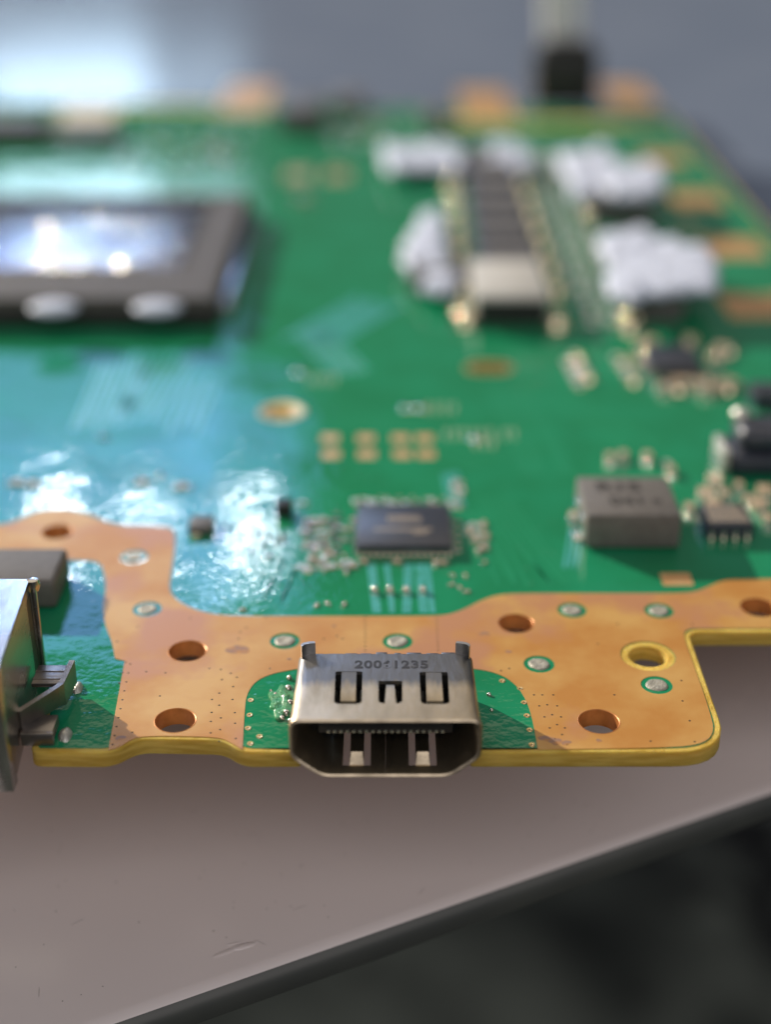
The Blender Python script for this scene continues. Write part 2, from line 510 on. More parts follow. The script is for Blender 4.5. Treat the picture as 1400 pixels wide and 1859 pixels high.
ob('solder_mask', sheet('solder_mask', [mask_out] + [circle(*c, r + .15) for c, r in H] + [circle(*WASH, 2.36), circle(*FARW, 2.95), slot(*SLOT, 6.6, 4.6)],
                        -.06, 0, 'mask'), board)
ob('underside_copper', sheet('underside_copper', [inset(outline, .5)] + [circle(*c, r + .1) for c, r in H] + [circle(*WASH, 2.0), slot(*SLOT, 5.8, 3.6), slot(*FARW, 2.8, 2.2)],
                             -TH - .03, -TH + .02, 'copper'), board)
P = lambda *q: [at(x, y) for x, y in q]
cu_out = P((196, 1362), (196, 1362), (214, 1358), (236, 1344), (256, 1336.5), (330, 1336.5), (398, 1339), (418, 1348), (440, 1361), (440, 1361),
           (444, 1290), (447, 1262), (462, 1238), (490, 1224), (530, 1216), (570, 1210), (700, 1206), (850, 1212), (905, 1222), (938, 1243), (958, 1275), (968, 1310), (977, 1361), (977, 1361))
cu_out += [(22.5, 91.55), (25.1, 92.0), (26.35, 93.3), (26.72, 95.6), (26.72, 106), (26.72, 108.5), (27.4, 109.48), (29, 109.48), (66, 109.48), (66, 109.48)]
r0 = at(1400, 1050)[1]
cu_out += [(66, r0), (66, r0)] + P((1340, 1051), (1310, 1055), (1285, 1066), (1262, 1075), (1225, 1077.5), (1100, 1077.5), (935, 1077.5), (900, 1081), (872, 1091),
           (848, 1104), (820, 1115), (790, 1119), (600, 1119), (420, 1119), (372, 1113), (335, 1099), (313, 1083), (306, 1066), (312, 1030), (318, 985), (316, 962), (300, 955),
           (215, 954), (186, 945), (150, 929), (110, 922), (72, 925), (40, 940), (10, 953), (-60, 957), (-60, 957), (-60, 1018), (-60, 1018), (60, 1017), (160, 1017), (182, 1022),
           (190, 1045), (192, 1072), (186, 1100), (190, 1135), (203, 1165), (208, 1193), (208, 1196), (226, 1200), (226, 1200))
cu_out = chaikin(cu_out, 2)
RINGS = [((517, 1164), .0), ((722, 1165), .0), ((1039, 1108), .0), ((1197, 1109), .0), ((979, 1206), .0), ((1193, 1244), .0), ((243, 1011), .0), ((267, 1106), .0)]
RP = [at(*p) for p, _ in RINGS]
ob('copper_border', sheet('copper_border', [cu_out] + [circle(*c, r + .03) for c, r in H] + [circle(*WASH, 2.40)] + [circle(*c, 1.34) for c in RP], -.02, .03, 'copper'),
   board, label='bare orange copper border along the front of the board')
for c, r in H:
    bm = bmesh.new()
    lathe(bm, [(r + .02, .036), (r - .02, .05), (r - .09, .0), (r - .10, -TH - .02), (r + .01, -TH - .02)], 40)
    ob('plated_hole', fin(bm, 'plated_hole', 'bore', 40), board, (*c, 0))
for i, c in enumerate(RP):
    bm = bmesh.new()
    lathe(bm, [(0, .05), (.30, .06), (.55, .10), (.74, .11), (.86, .07), (.92, .0), (.92, -.01)], 28, wob=.045)
    for v in bm.verts: v.co.z += .03 * math.sin(v.co.x * 5 + i) * math.cos(v.co.y * 4 + i * 2) * (1 if v.co.z > .04 else 0)
    ob('solder_pad', fin(bm, 'solder_pad', 'solder_dull', 60), board, (*c, .0))
# gold washer with the slot hole, and the rim of the long slot
bm = bmesh.new()
prism_ring = [(2.85, -.02), (2.80, .06), (1.55, .06), (1.42, -.02), (1.40, -.9), (1.50, -.95)]
lathe(bm, prism_ring, 36)
ob('gold_washer', fin(bm, 'gold_washer', 'gold', 40), board, (*FARW, 0), label='gold plated ring round a small screw hole')
rim = sheet('slot_rim', [slot(0, 0, 6.4, 4.4), slot(0, 0, 5.2, 3.0)], -.05, .06, 'gold')
ob('slot_rim', rim, board, (*SLOT, 0))
bm = bmesh.new(); prism(bm, slot(0, 0, 5.3, 3.1), -TH, -1.0)
ob('slot_bottom', fin(bm, 'slot_bottom', 'dark'), board, (*SLOT, 0))
bm = bmesh.new(); prism(bm, slot(0, 0, 2.4, 1.8), -TH, -.9)
ob('hole_bottom', fin(bm, 'hole_bottom', 'dark'), board, (*FARW, 0))

# tiny vias punched through the copper: too small to pick apart
bm = bmesh.new()
def dots(x0, y0, x1, y1, n, jit=0):
    for i in range(n):
        u = i / max(1, n - 1)
        x, y = at(x0 + (x1 - x0) * u + random.uniform(-jit, jit), y0 + (y1 - y0) * u + random.uniform(-jit, jit))
        lathe(bm, [(0, .036), (.08, .037), (.105, .03)], 8, x, y)
dots(236, 1206, 204, 1352, 10); dots(228, 1203, 216, 1240, 3)
dots(402, 1215, 396, 1345, 7, 3); dots(420, 1222, 426, 1340, 6, 3); dots(384, 1272, 382, 1332, 4, 2)
dots(663, 1121, 663, 1196, 11); dots(793, 1121, 796, 1196, 11)
dots(985, 1262, 1030, 1352, 6); dots(970, 1262, 1008, 1342, 5); dots(1005, 1262, 1026, 1322, 4)
for p in ((607, 1138), (612, 1155), (588, 1160), (622, 1160), (436, 1148), (433, 1160), (447, 1140), (525, 1198), (490, 1214), (430, 1230), (380, 1214), (300, 1222),
          (290, 1264), (240, 1330), (1086, 1169), (1116, 1262), (1238, 1236), (1240, 1273), (1253, 1309), (1262, 1347), (1182, 1346), (925, 1214), (910, 1218), (1122, 1133), (1258, 1134), (922, 1081),
          (250, 1138), (345, 1123), (483, 1122), (212, 1165), (265, 1220)):
    dots(*p, *p, 1)
ob('via', fin(bm, 'via', 'dark'), board, kind='stuff')
# ringed vias in the green beside the video port
bm = bmesh.new()
lathe(bm, [(.05, .02), (.12, .05), (.24, .05), (.27, .0)], 14)
lathe(bm, [(0, .03), (.12, .03)], 10, mi=1)
ringme = fin(bm, 'ringed_via', ['gold', 'dark'], 40)
for p in ((455, 1271), (453, 1298), (450, 1322), (471, 1337), (454, 1350), (952, 1275), (957, 1299), (962, 1325), (966, 1352), (912, 1236), (945, 1250)):
    ob('ringed_via', ringme, board, (*at(*p), 0))

# purple grey smudges left on the copper
for px, py, rx in ((432, 1180, .95), (880, 1151, .45), (606, 1137, .2), (525, 1197, .22), (924, 1184, .3), (1008, 1346, .6), (1028, 1349, .4), (990, 1341, .5), (1088, 1345, .25), (218, 1340, .4)):
    bm = bmesh.new(); lathe(bm, [(0, .036), (.6, .037), (1, .034)], 22, wob=.22)
    for v in bm.verts: v.co.x *= rx; v.co.y *= rx * .8
    ob('smudge', fin(bm, 'smudge', 'smudge'), board, (*at(px, py), 0))
# bare copper pads
def pads(lst, w_, d_, m='pad', name='copper_pad', z=.03):
    me = None
    for p in lst:
        if me is None:
            bm = bmesh.new()
            prism(bm, rounded([(-w_ / 2, -d_ / 2, .15), (w_ / 2, -d_ / 2, .15), (w_ / 2, d_ / 2, .15), (-w_ / 2, d_ / 2, .15)], 3), -.02, z)
            me = fin(bm, name, m)
        ob(name, me, board, (*at(*p), 0))
pads([(599, 796), (664, 796), (727, 796), (771, 796), (601, 825), (666, 825), (730, 825), (774, 825)], 2.1, 2.2)
pads([(1229, 1052)], 2.9, 2.4)
pads([(1265, 361), (1333, 450), (1372, 556), (1205, 287)], 9.5, 11)
pads([(880, 188), (450, 178)], 12, 38)
pads([(160, 208)], 13, 14)
pads([(1140, 170)], 11, 30)
pads([(540, 318), (612, 318)], 5, 9, 'gold')
# pale mask-free strip along the back edge
for q in ((14, 64, 326, 331), (-80, -40, 345, 349)):
    bm = bmesh.new(); box(bm, *q, -.02, .05)
    ob('bare_edge_strip', fin(bm, 'bare_edge_strip', 'fr4'), board)

# traces under the mask
def strip(bm, pts, wd, z=.02):
    pts = [Vector((x, y, 0)) for x, y in pts]
    for p, q in zip(pts, pts[1:]):
        d = (q - p).normalized(); n = Vector((-d.y, d.x, 0)) * wd / 2
        prism(bm, [(p + n)[:2], (p - n)[:2], (q - n)[:2], (q + n)[:2]], -.01, z)
for x0, xm, xe, k in ((674, 680, 684, 3), (702, 709, 712, 2), (741, 740, 738, 3), (762, 766, 770, 3), (776, 782, 786, 2)):
    bm = bmesh.new()
    for i in range(k):
        off = (i - (k - 1) / 2) * 5.5
        strip(bm, [at(x0 + off, 1024), at(xm + off, 1078), at(xe + off, 1112)], .22)
    ob('trace_bundle', fin(bm, 'trace_bundle', 'mask_cu'), board)
def bundle(px0, px1, n, sp, wd, mid=None):
    bm = bmesh.new()
    a, b = Vector(at(*px0)), Vector(at(*px1))
    d = (b - a).normalized(); nn = Vector((-d.y, d.x))
    for i in range(n):
        o = nn * (i - n / 2) * sp
        u0, u1 = random.uniform(0, .15), random.uniform(.85, 1)
        strip(bm, [tuple(a + (b - a) * u0 + o), tuple(a + (b - a) * u1 + o)], wd)
    ob('trace_bundle', fin(bm, 'trace_bundle', 'mask_cu'), board)
bundle((700, 545), (560, 625), 7, 1.2, .7)
bundle((560, 590), (660, 690), 5, 1.1, .5)
bundle((240, 640), (180, 790), 7, 1.0, .5)
bundle((330, 640), (250, 770), 6, 1.1, .5)
bundle((380, 680), (340, 790), 4, 1.2, .5)
bundle((820, 855), (835, 925), 4, .5, .3)
bundle((1055, 950), (1040, 1040), 3, .6, .3)
for p in ((680, 1075), (708, 1075), (738, 1075), (768, 1075)):
    bm = bmesh.new()
    lathe(bm, [(0, .62), (.18, .60), (.32, .50), (.38, .32), (.34, .12), (.42, .0)], 16)
    ob('solder_bump', fin(bm, 'solder_bump', 'bead', 60), board, (*at(*p), 0))

# ------------------------------------------------------------------ small passives
def passive(l, wd, h, body, name):
    bm = bmesh.new()
    e = l * .24
    box(bm, -l / 2 + e, l / 2 - e, -wd / 2 * .97, wd / 2 * .97, .03, h * .97, .03 * h, 0, 1)
    box(bm, -l / 2, -l / 2 + e, -wd / 2, wd / 2, 0, h, .1 * h, 1, 2)
    box(bm, l / 2 - e, l / 2, -wd / 2, wd / 2, 0, h, .1 * h, 1, 2)
    for s in (-1, 1):
        lathe(bm, [(0, h * .3), (wd * .28, h * .22), (wd * .45, .0)], 8, s * l / 2, 0, 1)
    return fin(bm, name, [body, 'bead'], 40)
SM = {'t': passive(.58, .30, .18, 'cap', 'capacitor'), 'm': passive(.90, .46, .30, 'cap', 'capacitor'), 'l': passive(1.7, .9, .85, 'cap', 'capacitor'),
      'r': passive(.9, .5, .28, 'cap_dark', 'resistor'), 'rt': passive(.62, .34, .26, 'cap_dark', 'resistor'), 'p': passive(1.0, .6, .2, 'cap_pale', 'resistor'),
      'q': passive(1.7, 1.0, .3, 'cap', 'capacitor'), 'x': passive(2.6, 1.5, .9, 'cap', 'capacitor'), 'xp': passive(2.2, 1.2, .3, 'cap_pale', 'resistor')}
def put(k, px, py, rz=0, dx=0, dy=0):
    x, y = at(px, py)
    nm = 'resistor' if k in ('r', 'rt', 'p', 'xp') else 'capacitor'
    return ob(nm, SM[k], board, (x + dx, y + dy, 0), rz)
V = math.pi / 2
# round the middle chip
for i, x in enumerate((655, 672, 690, 704, 722, 738, 756)): put('p' if i % 2 else 't', x, 913 + (i % 3) * 3, V)
for x, y, k, r in ((790, 919, 'm', 0), (806, 924, 'm', V), (832, 920, 'p', .4), (826, 900, 't', V)): put(k, x, y, r)
for y in range(935, 1006, 13): put('rt', 612, y, 0)
for x, y, k in ((563, 950, 'm'), (585, 948, 'm'), (583, 968, 'p'), (560, 972, 'r'), (568, 990, 'r'), (556, 990, 'm'), (588, 978, 't'), (562, 1018, 'm'), (576, 1022, 't'), (590, 1014, 'p'),
                (600, 1028, 'p'), (616, 1024, 't'), (632, 1022, 'p'), (640, 1030, 'm'), (572, 1034, 't'), (546, 1030, 'p'), (606, 1008, 't'), (625, 1010, 't'), (588, 1036, 't')):
    put(k, x, y, random.choice((0, V)))
for y in (950, 966, 980, 992, 1002): put('t', 832, y, 0)
for x, y, k in ((853, 965, 'm'), (862, 976, 't'), (873, 955, 'p'), (863, 985, 'm'), (868, 1002, 'm'), (660, 1022, 'm'), (721, 1022, 'm'), (790, 1024, 'm'), (804, 1024, 'm')): put(k, x, y, random.choice((0, V)))
for i in range(34):
    put(random.choice(('t', 't', 'p', 'rt', 'm')), random.uniform(548, 640), random.uniform(940, 1040), random.choice((0, V)))
for i in range(12): put(random.choice(('t', 'p', 'm')), random.uniform(845, 885), random.uniform(945, 1008), random.choice((0, V)))
for i in range(16): put(random.choice(('t', 'p')), 645 + i * 11.5, random.uniform(906, 920), V)
for i in range(10): put('p', random.uniform(820, 840), random.uniform(860, 925), V)
for x, y in ((560, 958), (572, 985), (566, 1002), (590, 990), (470, 972), (486, 975), (500, 985), (424, 960), (455, 1000), (600, 962), (478, 990)): put('r' if x > 540 else 'rt', x, y, random.choice((0, V)))
# left field
for x, y, k, r in ((408, 958, 'rt', V), (470, 968, 'rt', V), (512, 978, 'm', V), (488, 1012, 'rt', 0), (548, 915, 'p', 0), (330, 885, 'q', 0), (258, 877, 'q', 0), (60, 880, 'q', 0), (30, 878, 'q', 0), (187, 796, 'r', 0),
                   (440, 1108, 't', 0), (290, 865, 'm', V)): put(k, x, y, r)
for x, y in ((575, 1100), (595, 1097), (625, 1098), (820, 1062), (835, 1068), (848, 1075), (822, 1046), (880, 1022), (845, 1046)): put('t', x, y, random.random() * 3)

# ------------------------------------------------------------------ chips
def leads(parent, x0, x1, y0, y1, n_x, n_y, z, wd, out):
    bmx = bmesh.new(); box(bmx, -wd / 2, wd / 2, -out, out * .2, 0, .12, .02); box(bmx, -wd / 2, wd / 2, -out * .2, out * .35, .06, z, .02)
    me = fin(bmx, 'lead', 'bead')
    for i in range(n_x):
        x = x0 + (x1 - x0) * (i + .5) / n_x
        ob('lead', me, parent, (x, y0, 0)); ob('lead', me, parent, (x, y1, 0), math.pi)
    for i in range(n_y):
        y = y0 + (y1 - y0) * (i + .5) / n_y
        ob('lead', me, parent, (x0, y, 0), -V); ob('lead', me, parent, (x1, y, 0), V)

def chip(name, x0, x1, y0, y1, h, m='chip', label=None, bev=.08, nx=0, ny=0, wd=.3, out=.5, z0=.08):
    bm = bmesh.new()
    cx, cy = (x0 + x1) / 2, (y0 + y1) / 2
    box(bm, x0 - cx, x1 - cx, y0 - cy, y1 - cy, z0, h, bev)
    o = ob(name, fin(bm, name, m, 30), board, (cx, cy, 0), label=label)
    if nx or ny: leads(o, x0, x1, y0, y1, nx, ny, h * .5, wd, out)
    return o
c = chip('controller_chip', -2.9, 6.6, 123.2, 132.3, 1.15, 'chip', 'square black controller chip behind the video port', nx=14, ny=14, wd=.28, out=.35)
bm = bmesh.new()
for i, (y, x0, x1) in enumerate(((129.3, .2, 3.4), (128.6, .2, 3.7), (126.6, -1.2, 4.6), (125.9, 2.8, 4.2))):
    x = x0
    while x < x1:
        l = random.uniform(.25, .5)
        box(bm, x, min(x + l, x1), y - .22, y + .22, 1.14, 1.165); x += l + .14
ob('marking', fin(bm, 'marking', 'print_tan'), c)
# transistor and cube to the left
t = chip('transistor', *[at(342, 972)[0], at(385, 972)[0]], *[at(360, 972)[1], at(360, 950)[1]], .95, 'grey_chip', 'small three legged transistor')
for dx in (0,):
    x, y = at(357, 972)
    bm = bmesh.new(); box(bm, -.45, .45, -.9, .1, 0, .45, .08)
    ob('lead', fin(bm, 'lead', 'bead', 30), t, (x, y, 0))
x, y = at(515, 940)
chip('black_capacitor', x - .85, x + .85, y, y + 1.7, 1.5, 'black', 'tiny black cube shaped component')

# the grey inductor
x0, x1, y0, y1 = 19.9, 29.3, 124.4, 133.2
ind = chip('inductor', x0, x1, y0, y1, 3.9, 'ferrite', 'large grey square inductor with dark markings', bev=.22, z0=.2)
for yy in (127.0, 130.6):
    bm = bmesh.new()
    box(bm, x0 - .22, x0 + .3, yy - 1.0, yy + 1.0, .0, 2.4, .12); box(bm, x0 - .9, x0, yy - 1.0, yy + 1.0, 0, .3, .1)
    ob('terminal', fin(bm, 'terminal', 'bead', 30), ind)
tm = text_mesh('R15', 2.9, 'print_dark', .01, bold=.045); ob('marking', tm, ind, (23.9, 130.6, 3.91))
tm = text_mesh('041', 2.5, 'print_dark', .01, bold=.045); ob('marking', tm, ind, (24.4, 127.4, 3.91))
bm = bmesh.new(); lathe(bm, [(0, 3.92), (.5, 3.92), (.5, 3.89)], 16); ob('marking_dot', fin(bm, 'marking_dot', 'print_dark'), ind, (27.3, 127.4, 0))
for x, y, k in ((1108, 838, 'l'), (1132, 834, 'l'), (1176, 836, 'l'), (1212, 842, 'p'), (1218, 860, 'l'), (1042, 945, 'l'), (1252, 930, 'l'), (1265, 942, 'p')): put(k, x, y, V)
# chips to the right of it
c = chip('regulator_chip', 32.4, 37.2, 126.6, 131.2, 1.7, 'chip', 'small black regulator chip with pale print', nx=4, ny=0, wd=.32, out=.45)
bm = bmesh.new()
for r_ in range(4):
    x = 32.9
    while x < 36.5:
        l = random.uniform(.3, .6); box(bm, x, x + l, 127.4 + r_ * .9, 127.95 + r_ * .9, 1.69, 1.72); x += l + .16
ob('marking', fin(bm, 'marking', 'print_tan'), c)
x, y = at(1345, 868)
ch = chip('power_choke', x - 1.2, x + 8, y, y + 6.5, 2.6, 'chip', 'dark rounded choke with silver ends at the right border', bev=.9)
bm = bmesh.new(); box(bm, x - .2, x + 8, y + .8, y + 6.2, 2.5, 5.2, 1.0, 0, 3); ob('upper_coil', fin(bm, 'upper_coil', 'chip', 40), ch)
bm = bmesh.new(); box(bm, x - 2.1, x - 1.15, y + .5, y + 5.5, 0, 3.0, .3); ob('terminal', fin(bm, 'terminal', 'solder', 30), ch)
bm = bmesh.new(); lathe(bm, [(0, 6.2), (.8, 6.0), (1.1, 5.4), (.9, 4.9)], 16, x + .6, y + 5.2); ob('terminal', fin(bm, 'terminal', 'solder', 60), ch)
for x, y, k in ((1282, 905, 'x'), (1296, 925, 'x'), (1298, 880, 'x'), (1316, 905, 'l'), (1342, 890, 'l'), (1378, 925, 'x'), (1390, 900, 'x'), (1360, 915, 'l'), (1395, 950, 'l')): put(k, x, y, V + random.uniform(-.1, .1))
x, y = at(1180, 688)
chip('driver_chip', x, at(1275, 688)[0], y, y + 8, 1.8, 'chip', 'blurred black driver chip ringed by beads of solder', nx=5, ny=5, wd=.5, out=.7)
for i in range(9): put('x', 1205 + i * 15 + random.uniform(-4, 4), 704 + random.uniform(-6, 10), random.choice((0, V)))
for p in ((1165, 640), (1182, 628), (1255, 625), (1310, 640), (1300, 655), (1165, 665), (1385, 720), (1390, 735)): put('x', *p, V)
for i in range(4):
    put('xp', 1045 + i * 7, 648 + i * 13, V); put('xp', 1122 + i * 8, 652 + i * 13, V)
    put('xp', 1032 + i * 6, 660 + i * 12, V)
x, y = at(1370, 745); chip('small_chip', x, x + 5, y, y + 4, 2.2, 'chip')

# ------------------------------------------------------------------ processor package on the left
PX1, PX0, PY0, PY1 = -23.8, -88.0, 190.0, 248.0
pr = chip('processor', PX0, PX1, PY0, PY1, 2.0, 'black', 'large processor package with shiny smeared die', bev=.15)
loops = [[(PX0 + .4, PY0 + .5), (PX1 - .4, PY0 + .5), (PX1 - .4, PY1 - .5), (PX0 + .4, PY1 - .5)], [(PX0 + 12, PY0 + 15), (PX1 - 6.5, PY0 + 15), (PX1 - 6.5, PY1 - 4), (PX0 + 12, PY1 - 4)]]
ob('stiffener_frame', sheet('stiffener_frame', loops, 1.95, 4.2, 'frame', .2), pr)
bm = bmesh.new(); box(bm, PX0 + 13, PX1 - 7.5, PY0 + 16, PY1 - 5, 1.9, 3.5, .15)
ob('die', fin(bm, 'die', 'die', 30), pr, label='mirror bright die smeared with liquid metal')
bm = bmesh.new(); box(bm, PX1 - .3, PX1 + 1.6, PY0 + 5, PY1 - 1, .0, 1.6, .3); ob('edge_fillet', fin(bm, 'edge_fillet', 'edge_pale', 30), pr)
for k in range(22):
    bm = bmesh.new()
    r_ = random.uniform(.5, 1.5)
    lathe(bm, [(0, r_ * .35), (r_ * .5, r_ * .3), (r_ * .85, r_ * .14), (r_, 0)], 14, wob=.1)
    ex = random.random() < .5
    x = random.uniform(PX0 + 32, PX1 - 13); y = random.choice((random.uniform(PY0 + 17, PY0 + 22), random.uniform(PY1 - 22, PY1 - 9)))
    ob('metal_droplet', fin(bm, 'metal_droplet', 'bead', 60), pr, (x, y, 3.5))
for px in (97, 285):
    x, y = at(px, 560, 4.2)
    bm = bmesh.new(); 
    t = bmesh.new(); bmesh.ops.create_uvsphere(t, u_segments=20, v_segments=12, radius=1)
    merge(bm, t, 0, Matrix.Diagonal((3.4, 2.6, .8, 1)))
    ob('paste_dab', fin(bm, 'paste_dab', 'paste', 180), pr, (x, y, 4.3))

# ------------------------------------------------------------------ power stage column on the right
for i in range(7):
    y0 = 210 + i * 11.8
    xl = 14.6 + i * .12
    c = chip('power_stage', xl, xl + 9.3, y0, y0 + 9.4, 3.4, 'chip', None, bev=.3)
    bm = bmesh.new(); box(bm, xl + .8, xl + 8.5, y0 + .8, y0 + 8.4, 3.38, 3.5); ob('top_plate', fin(bm, 'top_plate', 'grey_chip'), c)
c = chip('inductor_block', 12.6, 23.0, 190.5, 207.5, 4.6, 'ferrite_light', 'light grey inductor block at the front end of the column', bev=.35)
bm = bmesh.new(); box(bm, 12.9, 22.7, 190.2, 190.6, .4, 3.8, .1); ob('front_face', fin(bm, 'front_face', 'black'), c)
bm = bmesh.new()
lathe(bm, [(0, 1.9), (.8, 1.75), (1.35, 1.2), (1.45, .6), (1.7, 0)], 16)
joint = fin(bm, 'solder_joint', 'joint', 180)
bm = bmesh.new()
lathe(bm, [(0, 1.0), (.4, .92), (.75, .6), (.85, .3), (1.0, 0)], 14)
joint_s = fin(bm, 'solder_joint', 'joint', 180)
for i in range(9):
    y = 205 + i * 11.0
    ob('solder_joint', joint, board, (11.9 + i * .12, y, 0)); ob('solder_joint', joint, board, (25.6 + i * .06, y, 0))
for x, y in ((11.2, 191.5), (24.2, 190.5), (11.0, 195)): ob('solder_joint', joint, board, (x, y, 0))
# lane of tiny passives right of the column: dense, but still parts
for i in range(38):
    y = 192 + i * 2.9
    for k in range(3): ob('resistor', SM['xp'], board, (29.5 + k * 2.6 + random.uniform(-.4, .4) + i * .03, y + random.uniform(-.6, .6), 0), random.choice((0, V)))
for px, py, w_, d_, h_, lb in ((1130, 408, 11, 9, 5, 'grey block component under the white paste'), (1190, 588, 8, 9, 4.5, 'dark block beneath the largest white paste patch'), (800, 535, 9, 8, 3.2, None)):
    x, y = at(px, py); chip('power_inductor', x - w_ / 2, x + w_ / 2, y, y + d_, h_, 'grey_chip', lb, bev=.3)
for p in ((1148, 588), (1140, 600), (1070, 395), (1072, 380), (1160, 575)): ob('solder_joint', joint, board, (*at(*p), 0))

for i in range(8): ob('solder_joint', joint_s, board, (*at(1215 + i * 15 + random.uniform(-5, 5), 698 + random.uniform(-4, 14)), 0))
for p in ((1175, 630), (1166, 655), (1250, 628), (1300, 645), (1325, 640), (1285, 695), (1050, 655), (1068, 690), (1130, 660), (1150, 695)): ob('solder_joint', joint_s, board, (*at(*p), 0))
# white thermal paste
def paste(parts, z, label=None):
    """lumps (px, py, rx, ry in pixels) run together in one mesh"""
    mb = bmesh.new()
    cx = sum(p[0] for p in parts) / len(parts); cy = sum(p[1] for p in parts) / len(parts)
    ox, oy = at(cx, cy, z)
    rnd = random.Random(int(cx * 7 + cy))
    full = list(parts)
    for px, py, rx, ry in parts:
        for q in range(5):
            a = rnd.uniform(0, 6.28); k = rnd.uniform(.28, .5)
            full.append((px + rx * .95 * math.cos(a), py + ry * .95 * math.sin(a), rx * k, ry * k))
    for px, py, rx, ry in full:
        x, y = at(px, py, z)
        X1 = at(px + rx, py, z)[0] - x; Y1 = abs(at(px, py - ry, z)[1] - y)
        t = bmesh.new(); bmesh.ops.create_icosphere(t, subdivisions=3, radius=1)
        merge(mb, t, 0, Matrix.Translation((x - ox, y - oy, 0)) @ Matrix.Diagonal((X1, Y1, 0.85 + random.random() * .5, 1)))
    me = fin(mb, 'thermal_paste', 'paste', 180)
    o = ob('thermal_paste', me, board, (ox, oy, z), label=label)
    md = o.modifiers.new('m', 'REMESH'); md.mode = 'VOXEL'; md.voxel_size = .06
    sm = o.modifiers.new('s', 'SMOOTH'); sm.factor = .5; sm.iterations = 7
    ds = o.modifiers.new('d', 'DISPLACE'); tx = bpy.data.textures.new('t', 'CLOUDS'); tx.noise_scale = .45; ds.texture = tx; ds.strength = .08; ds.texture_coords = 'GLOBAL'
    dg = bpy.context.evaluated_depsgraph_get()
    nm = bpy.data.meshes.new_from_object(o.evaluated_get(dg)); nm.shade_smooth()
    o.modifiers.clear(); o.data = nm
paste([(715, 288, 24, 22), (750, 284, 26, 20), (785, 286, 26, 22), (815, 284, 26, 22)], 2.5, 'long white smear of thermal paste at the back')
paste([(905, 284, 24, 20), (930, 282, 34, 24), (950, 290, 18, 16)], 2.5, 'small round dab of white paste beside the column')
paste([(1040, 305, 28, 26), (1080, 300, 44, 28), (1110, 325, 40, 26), (1150, 325, 44, 30), (1180, 330, 22, 20), (1055, 345, 18, 18)], 5.5, 'wide ragged white paste patch over the grey block')
paste([(780, 410, 26, 26), (775, 445, 32, 26), (752, 475, 22, 22), (790, 490, 34, 26), (800, 515, 32, 22)], 2.2, 'upright white paste patch left of the column')
paste([(1110, 455, 26, 24), (1150, 445, 36, 26), (1190, 465, 50, 32), (1230, 480, 50, 34), (1270, 505, 34, 26), (1160, 500, 44, 34), (1135, 520, 28, 30), (1215, 510, 50, 22)], 5.0, 'largest white paste patch, near the right border')

# ------------------------------------------------------------------ far strip of the board
for px0, px1, py, d_, h_, lb in ((-60, 75, 262, 12, 4.0, 'long dark connector at the far left'), (92, 212, 266, 9, 2.4, None), (505, 585, 240, 16, 5.0, 'grey socket near the back edge'), (600, 660, 205, 14, 3, None), (775, 815, 240, 9, 4, None)):
    x0, y = at(px0, py); x1 = at(px1, py)[0]
    chip('connector', x0, x1, y, y + d_, h_, 'grey_chip', lb, bev=.3)
for i in range(46):
    px, py = random.choice(((random.uniform(590, 800), random.uniform(205, 262)), (random.uniform(215, 480), random.uniform(215, 300))))
    put(random.choice(('x', 'xp', 'xp')), px, py, random.choice((0, V)))
for p in ((35, 365), (175, 360), (330, 362), (100, 362), (550, 362), (1280, 470), (1250, 420)): put('x', *p, 0)

# faint tracks and via dots over the middle of the board
def faint(px0, px1, n, sp, wd):
    bm = bmesh.new()
    a, b = Vector(at(*px0)), Vector(at(*px1)); d = (b - a).normalized(); nn = Vector((-d.y, d.x))
    for i in range(n):
        o = nn * (i - n / 2) * sp; m = a + (b - a) * random.uniform(.4, .6) + o; k = Vector((random.uniform(-1, 1), 0))
        strip(bm, [tuple(a + o), tuple(m), tuple(b + o + k)], wd, .012)
    ob('track', fin(bm, 'track', 'track'), board)
for q in (((590, 880), (470, 1090), 7, .8, .28), ((900, 900), (1010, 1060), 6, .7, .25), ((560, 720), (900, 840), 5, 1.1, .35), ((930, 700), (1000, 860), 6, 1.0, .35),
          ((330, 860), (560, 1070), 6, .9, .28), ((120, 830), (420, 900), 5, 1.0, .3), ((1020, 720), (1180, 810), 5, 1.1, .35), ((860, 930), (940, 1060), 4, .5, .2), ((40, 700), (260, 860), 6, 1.3, .4)): faint(*q)
bm = bmesh.new()
for i in range(150):
    x, y = at(random.uniform(420, 1180), random.uniform(700, 1065)); lathe(bm, [(0, .02), (.10, .05), (.2, .045), (.24, 0)], 8, x, y)
ob('mask_via', fin(bm, 'mask_via', 'track'), board, kind='stuff')
# silkscreen strokes, blurred beyond reading
bm = bmesh.new()
for x0, x1, y, h_ in ((808, 900, 789, 1.4), (915, 935, 789, 1.4), (860, 905, 806, 1.3), (775, 825, 742, 1.4), (560, 610, 690, 1.5)):
    xa, yy = at(x0, y); xb = at(x1, y)[0]
    x = xa
    while x < xb:
        box(bm, x, x + .28, yy - h_, yy + h_, -.01, .02); box(bm, x + .28, x + .62, yy + h_ - .3, yy + h_, -.01, .02); x += 1.05
ob('silkscreen_print', fin(bm, 'silkscreen_print', 'silk'), board, kind='stuff')
bm = bmesh.new(); lathe(bm, [(0, .14), (.5, .12), (.8, .05), (.9, 0)], 20); td = fin(bm, 'test_point', 'bead', 60)
for p in ((740, 741), (765, 741), (866, 797), (542, 676)): ob('test_point', td, board, (*at(*p), 0))

